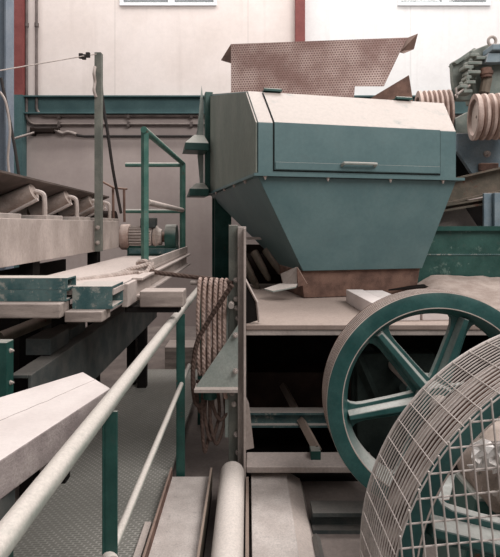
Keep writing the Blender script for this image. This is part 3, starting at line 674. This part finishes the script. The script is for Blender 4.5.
# idlers: built once, copied along the beam
def idler(y):
    t = thing('troughing_idler', (-1.8, y, 1.535), 'conveyor idler', 'idler', 'idlers under the conveyor belt')
    MB().cyl((-1.37, y, 1.712), (-1.64, y, 1.60), .056, 20).build('wing_roller', M['roller'], t, smooth=True)
    MB().cyl((-2.26, y, 1.712), (-2.00, y, 1.60), .056, 20).build('wing_roller', M['roller'], t, smooth=True)
    MB().cyl((-1.66, y, 1.585), (-1.98, y, 1.585), .05, 20).build('centre_roller', M['roller'], t, smooth=True)
    for sx in (0, 1):
        f = (lambda x: x) if sx == 0 else (lambda x: -3.63 - x)
        MB().tube(smooth_path([(f(-1.3), y, 1.535), (f(-1.302), y, 1.66), (f(-1.315), y, 1.70), (f(-1.36), y, 1.715)], 5), .016, 8).build('bracket', M['palesteel'], t, smooth=True)
        MB().tube([(f(-1.315), y - .07, 1.66), (f(-1.52), y - .07, 1.555)], .011, 8).build('brace', M['palesteel'], t, smooth=True)
    MB().box(-2.37, -1.26, y - .07, y + .2, 1.535, 1.562).build('base_angle', M['steel'], t, bevel=.003)
    return t
i0 = idler(3.2); i0['label'] = 'conveyor roller set nearest the left edge of the photo, largest of the row'
copy_tree(i0, (0, .6, 0), 'conveyor roller set second in the row from the left edge')
copy_tree(i0, (0, 1.17, 0), 'conveyor roller set just left of the tall grey post')
copy_tree(i0, (0, 1.5, 0), 'conveyor roller set just right of the tall grey post, smallest of the row')
copy_tree(i0, (0, -.62, 0), 'conveyor roller set cut off by the left edge of the photo')

# tall post with guy wire and lead
tp = thing('tall_post', (-1.215, 3.98, 1.25), 'tall grey steel post bolted to the conveyor side beam', 'post')
x0, x1 = at(95, 0, 3.98).x, at(101.5, 0, 3.98).x
MB().box(x0, x1, 3.965, 3.98, 1.29, 2.87).box(x1 - .01, x1, 3.98, 4.02, 1.29, 2.87).build('angle_section', M['postgreen'], tp)
MB().tube(smooth_path([at(95, 67, 3.96), at(94, 74, 3.93), at(95, 82, 3.96), at(94, 90, 3.94), at(96, 97, 3.96)], 5), .012, 8).build('latch', M['palesteel'], tp, smooth=True)
for z in (1.36, 1.48): MB().hexbolt(((x0 + x1) / 2, 3.965, z), (0, -1, 0), .012, .014).build('bolt', M['steel'], tp)
gw_ = thing('guy_wire', at(60, 62, 3.8), 'taut pale wire running from the top of the tall post to the left edge', 'wire')
MB().tube([at(97, 54, 3.97), at(84, 56, 3.9), at(0, 70.5, 3.3), at(-40, 77, 3.1)], .004, 6).build('wire', M['palesteel'], gw_, smooth=True)
for (px, py) in ((81, 56), (84, 57), (88, 55)): MB().box(*(lambda p: (p.x - .016, p.x + .016, p.y - .012, p.y + .012, p.z - .02, p.z + .02))(at(px, py, 3.91))).build('wire_clip', M['black'], gw_, bevel=.004)
tag(MB().tube(smooth_path([at(101, 60, 4.02), at(102, 95, 4.05), at(108, 135, 4.1), at(113, 170, 4.2), at(121, 213, 4.4)], 5), .013, 8).build('hanging_lead', M['black'], None, smooth=True),
    'dark lead sloping down from the tall post towards the motor', 'cable')
rg = thing('thin_rail', (-1.2, 4.75, 1.5), 'thin rusty rod frame behind the tall post above the conveyor', 'rail')
MB().tube([at(101, 181, 4.7), at(114, 188, 4.7), at(127, 189, 4.8)], .01, 8).build('top_rod', M['rust'], rg, smooth=True)
for (px, y0, y1) in ((113, 188, 222), (124, 189, 222)): MB().tube([at(px, y0, 4.75), at(px + .5, y1, 4.75)], .012, 8).build('upright', M['rust'], rg, smooth=True)
# motor
mo = thing('geared_motor', (-.98, 4.95, 1.28), 'dusty geared electric motor with green end drum beside the green rail post', 'motor')
zz = at(0, 237, 4.95).z
def mx(px): return at(px, 0, 4.95).x
b_ = MB(); b_.lathe([(.02, mx(119)), (.10, mx(119.5)), (.125, mx(122)), (.128, mx(129)), (.12, mx(130.5)), (.02, mx(131))], (0, 4.95, zz), (1, 0, 0), 40); b_.build('end_bell', M['sheave'], mo, smooth=True)
fb = MB(); fb.cyl((mx(130), 4.95, zz), (mx(153), 4.95, zz), .095, 36)
for k in range(24):
    a = 2 * math.pi * k / 24; c_, s_ = math.cos(a), math.sin(a)
    fb.hexa([(mx(131), 4.95 + c_ * .09 - s_ * .004, zz + s_ * .09 + c_ * .004), (mx(152), 4.95 + c_ * .09 - s_ * .004, zz + s_ * .09 + c_ * .004), (mx(152), 4.95 + c_ * .09 + s_ * .004, zz + s_ * .09 - c_ * .004), (mx(131), 4.95 + c_ * .09 + s_ * .004, zz + s_ * .09 - c_ * .004),
             (mx(131), 4.95 + c_ * .115 - s_ * .003, zz + s_ * .115 + c_ * .003), (mx(152), 4.95 + c_ * .115 - s_ * .003, zz + s_ * .115 + c_ * .003), (mx(152), 4.95 + c_ * .115 + s_ * .003, zz + s_ * .115 - c_ * .003), (mx(131), 4.95 + c_ * .115 + s_ * .003, zz + s_ * .115 - c_ * .003)])
fb.build('finned_body', M['steel'], mo)
MB().box(mx(142), mx(157), 4.86, 4.98, zz + .09, zz + .19).build('terminal_box', M['shadowsteel'], mo, bevel=.01)
b_ = MB(); b_.lathe([(.03, mx(153)), (.10, mx(154)), (.118, mx(157)), (.09, mx(159)), (.075, mx(162)), (.03, mx(163))], (0, 4.95, zz), (1, 0, 0), 14); b_.build('coupling', M['roller'], mo)
MB().cyl((mx(162), 4.95, zz), (mx(167), 4.95, zz), .05, 20).build('output_shaft', M['rust'], mo, smooth=True)
b_ = MB(); b_.lathe([(.03, mx(166)), (.122, mx(166.3)), (.125, mx(168)), (.125, mx(176)), (.12, mx(177)), (.03, mx(177))], (0, 4.95, zz), (1, 0, 0), 40); b_.build('end_drum', M['green'], mo, smooth=True)
MB().box(mx(131), mx(177), 4.86, 5.04, zz - .16, zz - .11).build('mount', M['worn'], mo)

# platform with guard rail
pf_ = thing('raised_platform', (-.9, 3.6, FZ), 'dust covered steel platform beside the conveyor with channel edge beams', 'platform')
MB().box(-1.2, -.63, 2.35, 5.0, 1.17, 1.20).build('deck_plate', M['palesteel'], pf_, bevel=.003)
eb = MB(); eb.box(-.625, -.61, 3.15, 5.05, 1.235, 1.285).box(-.66, -.61, 3.15, 5.05, 1.215, 1.235); eb.build('toe_board', M['palesteel'], pf_, bevel=.003)
eb = MB(); eb.box(-.64, -.62, 2.75, 5.05, 1.1, 1.21).box(-.62, -.58, 2.75, 5.05, 1.195, 1.21).box(-.62, -.58, 2.75, 5.05, 1.1, 1.115); eb.build('edge_beam', M['palesteel'], pf_, bevel=.003)
eb = MB(); eb.box(-.645, -.612, 2.55, 3.15, 1.08, 1.2); eb.build('pale_beam', M['palesteel'], pf_, bevel=.004)
MB().box(-1.18, -.7, 4.88, 5.06, 1.2, 1.3).build('motor_seat', M['green'], pf_, bevel=.003)
for (x, y) in ((-1.1, 2.9), (-1.1, 4.7), (-.98, 4.6)): MB().box(x - .04, x + .04, y, y + .08, 0, 1.17).build('leg', M['dark'], pf_)
lb_ = MB(); lb_.box(-.925, -.91, 2.1, 5.0, .58, .87).box(-1.0, -.925, 2.1, 5.0, .855, .87); lb_.build('lower_beam', M['shadowsteel'], pf_, bevel=.003)
for (px, py, d, w0) in ((60, 335, 2.75, .05), (38, 345, 2.4, .07)):
    p = at(px, py, d); MB().box(p.x - .06, p.x + .06, d, d + .25, p.z - .05, p.z + .03).build('bracket', M['shadowsteel'], pf_, bevel=.004)
MB().tube([at(0, 338, 2.7), at(75, 308, 3.2)], .035, 10).build('lower_pipe', M['brownsteel'], pf_, smooth=True)
MB().tube([at(45, 310, 3.1), at(50, 375, 3.1)], .03, 4).build('brace', M['shadowsteel'], pf_)
MB().box(-1.85, -1.82, 2.3, 5.0, FZ, 1.16).build('shade_sheet', M['dark'], pf_)  # dark sheet added so the space under the platform reads black
MB().box(-.64, -.36, 2.6, 2.7, 1.045, 1.075).build('outrigger', M['dark'], pf_)
MB().box(-.64, -.6, 2.6, 2.7, 1.07, 1.082).build('packer', M['dark'], pf_)
gr_ = thing('guard_rail', (-.65, 4.0, 1.2), 'green tubular guard rail with two posts on the raised platform', 'railing')
MB().tube([(-.66, 3.2, 1.205), (-.66, 3.2, 2.105)], .026, 4).build('post', M['railgreen'], gr_, bevel=.003)
MB().tube([(-.64, 4.9, 1.205), (-.64, 4.9, 2.105)], .03, 4).build('post', M['railgreen'], gr_, bevel=.003)
MB().tube([(-.66, 3.17, 2.105), (-.64, 4.93, 2.105)], .022, 10).build('top_rail', M['railgreen'], gr_, smooth=True)
MB().tube([(-.645, 3.2, 1.645), (-.64, 4.93, 1.645)], .022, 10).build('middle_rail', M['steel'], gr_, smooth=True)
MB().tube([(-1.2, 4.9, 2.09), (-.64, 4.9, 2.09)], .022, 10).build('end_rail', M['railgreen'], gr_, smooth=True)
MB().tube([(-1.2, 4.9, 1.635), (-.64, 4.9, 1.635)], .02, 10).build('end_rail', M['railgreen'], gr_, smooth=True)

# stacked sections on the near end of the platform
def boxtube(x0, x1, y0, y1, z0, z1, t_, m_, label, name='box_section', cat='steel tube'):
    b_ = MB(); b_.box(x0, x1, y0, y1, z0, z0 + t_).box(x0, x1, y0, y1, z1 - t_, z1).box(x0, x1, y0, y0 + t_, z0 + t_, z1 - t_).box(x0, x1, y1 - t_, y1, z0 + t_, z1 - t_)
    return tag(b_.build(name, m_, None), label, cat)
o = boxtube(-1.75, -.825, 2.28, 2.4, 1.205, 1.258, .008, M['worn'], 'upper worn green channel with hollow rusty end at left edge')
o = boxtube(-1.75, -.83, 2.28, 2.4, 1.152, 1.204, .008, M['worn'], 'lower worn green channel stacked under another at left edge')
o = boxtube(-.815, -.632, 2.32, 2.53, 1.11, 1.215, .01, M['worn'], 'short green box tube with dark open end beside the stacked channels')
tb = MB(); tb.box(-1.75, -.835, 2.22, 2.34, 1.085, 1.15); tag(tb.build('timber_beam', M['timber'], None, bevel=.006), 'grey weathered timber under the stacked green channels', 'timber')
tb = MB(); tb.box(-.56, -.335, 2.58, 2.72, 1.075, 1.158); tag(tb.build('timber_block', M['timber'], None, bevel=.006), 'short grey timber block sticking out beside the platform edge', 'timber')
tb = MB(); tb.box(-.83, -.66, 2.26, 2.4, 1.06, 1.108); tag(tb.build('wood_offcut', M['timber'], None, bevel=.004), 'small wood offcut at the end of the weathered timber', 'timber')
ty = thing('tie_rope', at(148, 271, 3.1), 'rope tied in a knot round the green rail post and stretched to the right', 'rope')
MB().tube(smooth_path([at(40, 283, 2.6), at(75, 281, 2.7), at(110, 276, 2.9), at(140, 271, 3.12), at(150, 272, 3.13)], 6), .017, 8).build('pale_end', M['ropepale'], ty, smooth=True)
MB().tube(smooth_path([at(146, 270, 3.1), at(160, 273, 3.12), at(185, 276, 3.15), at(210, 279, 3.12), at(232, 283, 3.04)], 6), .014, 8).build('brown_end', M['hose'], ty, smooth=True)
kp = [Vector((-.66 + .045 * math.cos(a) , 3.2 + .048 * math.sin(a), 1.222 + .008 * a / 2 + .01 * math.sin(3 * a))) for a in [i * .45 for i in range(28)]]
MB().tube(kp, .013, 7).tube(smooth_path([at(118, 274, 3.0), at(130, 269, 3.05), at(142, 266, 3.1), at(150, 264, 3.12), at(146, 272, 3.08), at(138, 273, 3.05)], 6), .013, 7).build('knot', M['ropepale'], ty, smooth=True)

# rope coil hung on the hanger bar
rc_ = thing('rope_coil', (-.22, 3.1, .1), 'tan rope wound in long hanging loops on the bar beside the grey post', 'rope')
xs = [-.305, -.27, -.235, -.20, -.168, -.14]
for i, x in enumerate(xs):
    yb = 3.14 - (x + .36) * .31 ; zb = .62 - .06 * (i % 3)
    lp_ = [(x, yb - .03, zb), (x - .004, yb - .034, .9), (x + .002, yb - .03, 1.1), (x + .008, yb, 1.163), (x + .018, yb + .03, 1.1), (x + .02, yb + .034, .9), (x + .016, yb + .03, zb), (x + .01, yb, zb - .05)]
    MB().tube(smooth_path(lp_, 6, True), .0125, 8, closed=True).build('loop', M['rope'], rc_, smooth=True)
MB().tube(smooth_path([at(232, 285, 2.93), at(222, 300, 2.96), at(208, 322, 3.0), at(197, 343, 3.02), at(193, 372, 3.03), at(195, 400, 3.03), at(202, 405, 3.03), at(207, 385, 3.04)], 7), .015, 8).build('crossing_strand', M['hose'], rc_, smooth=True)
dk = thing('cable_coil', (-.2, 3.06, .1), 'dark cable loops hanging below the triangular bracket', 'cable')
for (xa, xb, zt, zl) in ((203, 209, 392, 452), (206, 218, 392, 440), (211, 224, 392, 444), (198, 205, 380, 412), (214, 229, 392, 420)):
    pts = [at(xa, zt, 3.05), at(xa - 1, (zt + zl) / 2, 3.04), at((xa + xb) / 2 - 1, zl, 3.05), at(xb + 1, (zt + zl) / 2, 3.08), at(xb, zt, 3.08)]
    MB().tube(smooth_path(pts, 8), .011, 8).build('loop', M['hose'], dk, smooth=True)

# ---------------------------------------------------------------- walkway, handrail, floor pieces
wk = thing('walkway', (-.75, 2.6, FZ), 'grey mesh walkway floor to the left of the handrail', 'walkway')
MB().box(-1.15, -.47, .3, 5.2, -.03, 0).build('grating', M['grating'], wk)
for y in (.6, 1.6, 2.6, 3.6, 4.6): MB().box(-1.15, -.47, y, y + .06, FZ, -.03).build('bearer', M['dark'], wk)
hr = thing('handrail', (-.4, 2.3, 0), 'grey green tubular handrail on green posts along the mesh walkway', 'railing')
MB().tube([(-.40, .45, .985), (-.402, 1.4, .985), (-.405, 2.9, .985), (-.395, 4.1, .985)], .0235, 16).build('top_rail', M['rail'], hr, smooth=True)
MB().tube([(-.398, .6, .545), (-.40, 3.4, .545)], .014, 12).build('middle_rail', M['rail'], hr, smooth=True)
for (x, y, s_) in ((-.396, 1.43, .022), (-.405, 3.0, .026), (-.385, 4.05, .024)):
    pb = MB(); pb.box(x - s_, x - s_ + .008, y, y + 2 * s_, FZ, .967).box(x - s_ + .008, x + s_, y, y + .008, FZ, .967)
    pb.build('post', M['green'], hr, bevel=.002)
MB().cyl((-.385, 1.41, .545), (-.40, 1.44, .545), .022, 14).build('joint_sleeve', M['pipe'], hr, smooth=True)

cn = thing('floor_channel', (-.335, 2.4, FZ), 'dust filled steel channel with rusty flanges on floor right of the handrail', 'steel channel')
MB().box(-.45, -.225, 1.4, 2.98, -.02, .0).build('web', M['plank'], cn)
MB().box(-.462, -.45, 1.4, 2.98, -.05, .055).build('flange', M['rust'], cn, bevel=.002)
MB().box(-.225, -.212, 1.4, 2.98, -.05, .055).build('flange', M['brownsteel'], cn, bevel=.002)
MB().box(-.46, -.215, 1.4, 2.98, FZ, -.05).build('packing', M['dark'], cn)
o = tag(MB().box(-.27 - .245, -.27 - .21, 1.9, 2.5, .0, .018).build('flat_bar', M['steel'], None, bevel=.002), 'flat grey bar lying on the mesh beside the rusty channel', 'steel bar')
wp = MB(); wp.lathe([(.01, 0), (.055, .0), (.068, .014), (.07, .03), (.07, 1.6), (.01, 1.6)], (-.09, 2.9, FZ + .19), (0, -1, 0), 36)
tag(wp.build('white_pipe', M['pipe'], None, smooth=True), 'thick whitened pipe lying on floor left of the pale plank', 'pipe')
pk = MB(); pk.box(-.16, -.02, 1.3, 2.85, FZ, FZ + .12)
tag(pk.build('pipe_bearer', M['brownsteel'], None), 'brown bearer strip under the whitened floor pipe', 'bearer')
an = MB(); an.box(-.012, .004, 1.3, 2.92, FZ, .03); tag(an.build('edge_angle', M['brownsteel'], None), 'brown edge strip between the whitened pipe and the pale plank', 'steel angle')
pk = MB(); pk.box(.018, .232, 1.3, 3.1, FZ + .03, .0); tag(pk.build('pale_plank', M['plank'], None, bevel=.004), 'pale dusty plank on the floor pointing away below the grey ledge', 'plank')
pk = MB(); pk.hexa([(.232, 1.3, FZ), (.34, 1.3, FZ), (.34, 3.1, FZ), (.232, 3.1, FZ), (.232, 1.3, -.02), (.32, 1.3, -.07), (.32, 3.1, -.07), (.232, 3.1, -.02)])
tag(pk.build('sloping_curb', M['steel'], None, bevel=.004), 'sloping grey curb strip right of the pale plank', 'curb')
bf = thing('base_beam', (.6, 2.72, FZ), 'grey H beam lying across the floor in front of the ledge', 'beam')
b_ = MB(); b_.box(.34, .80, 2.62, 2.74, -.03, -.01).box(.34, .80, 2.62, 2.74, FZ, FZ + .02).box(.34, .80, 2.67, 2.69, FZ + .02, -.03); b_.build('beam_section', M['shadowsteel'], bf)
MB().tube([(.335, 2.0, -.06), (.34, 2.5, -.06)], .02, 4).build('side_bar', M['shadowsteel'], bf)
MB().box(.32, .37, 1.93, 2.0, FZ, -.03).build('bar_foot', M['green'], bf)
# stone block on its bearers
blk = MB()
A = Vector((-.495, 1.8, .913)); B = Vector((-.66, 2.0, .913)); Cc = A + Vector((-.124, -.557, 0)) * 1.7; Dd = B + Vector((-.186, -.294, 0)) * 2.6
dn = Vector((0, 0, -.1))
blk.hexa([Cc + dn, A + dn, B + dn, Dd + dn, Cc, A, B, Dd])
blk.bm.faces.ensure_lookup_table()
for i, f in enumerate(blk.bm.faces): f.material_index = 0 if i == 1 else 1
tag(blk.build('stone_block', [M['stone'], M['stoneside']], None, bevel=.004), 'big pale stone block with rough grey edge at lower left behind the handrail', 'stone block')
ck = MB(); ln = [Vector((-.575, 1.90, .9125)).lerp(Vector((-.80, 1.36, .9125)), k / 14) + Vector((random.uniform(-.006, .006), 0, 0)) for k in range(15)]
ck.tube(ln, .0016, 5); ck.build('crack', M['stoneside'], bpy.data.objects['stone_block'])
sp = thing('block_stand', (-.8, 1.5, 0), 'dark steel trestle carrying the big pale stone block', 'trestle')
MB().box(-1.12, -.62, 1.25, 1.33, .74, .812).build('crossbar', M['shadowsteel'], sp)
MB().box(-1.12, -.58, 1.68, 1.76, .74, .812).build('crossbar', M['shadowsteel'], sp)
for (x, y) in ((-1.09, 1.27), (-.88, 1.27), (-1.09, 1.7), (-.9, 1.7)): MB().box(x - .025, x + .025, y, y + .05, 0, .74).build('leg', M['shadowsteel'], sp)
gpst = thing('green_upright', (-.98, 2.0, 0), 'short green bolted upright at left edge above the stone block', 'post')
MB().box(-1.09, -.965, 2.0, 2.06, 0, 1.03).build('upright', M['green'], gpst, bevel=.003)
for z in (.99, .86): MB().hexbolt((-.965, 2.03, z), (1, 0, 0), .007, .008).build('bolt', M['steel'], gpst)
# boards lying further along the aisle
o = tag(MB().box(-.9, -.25, 5.4, 5.75, FZ, .18).build('board_stack', M['timber'], None, bevel=.006), 'grey board stack on floor at far end of the aisle', 'timber')
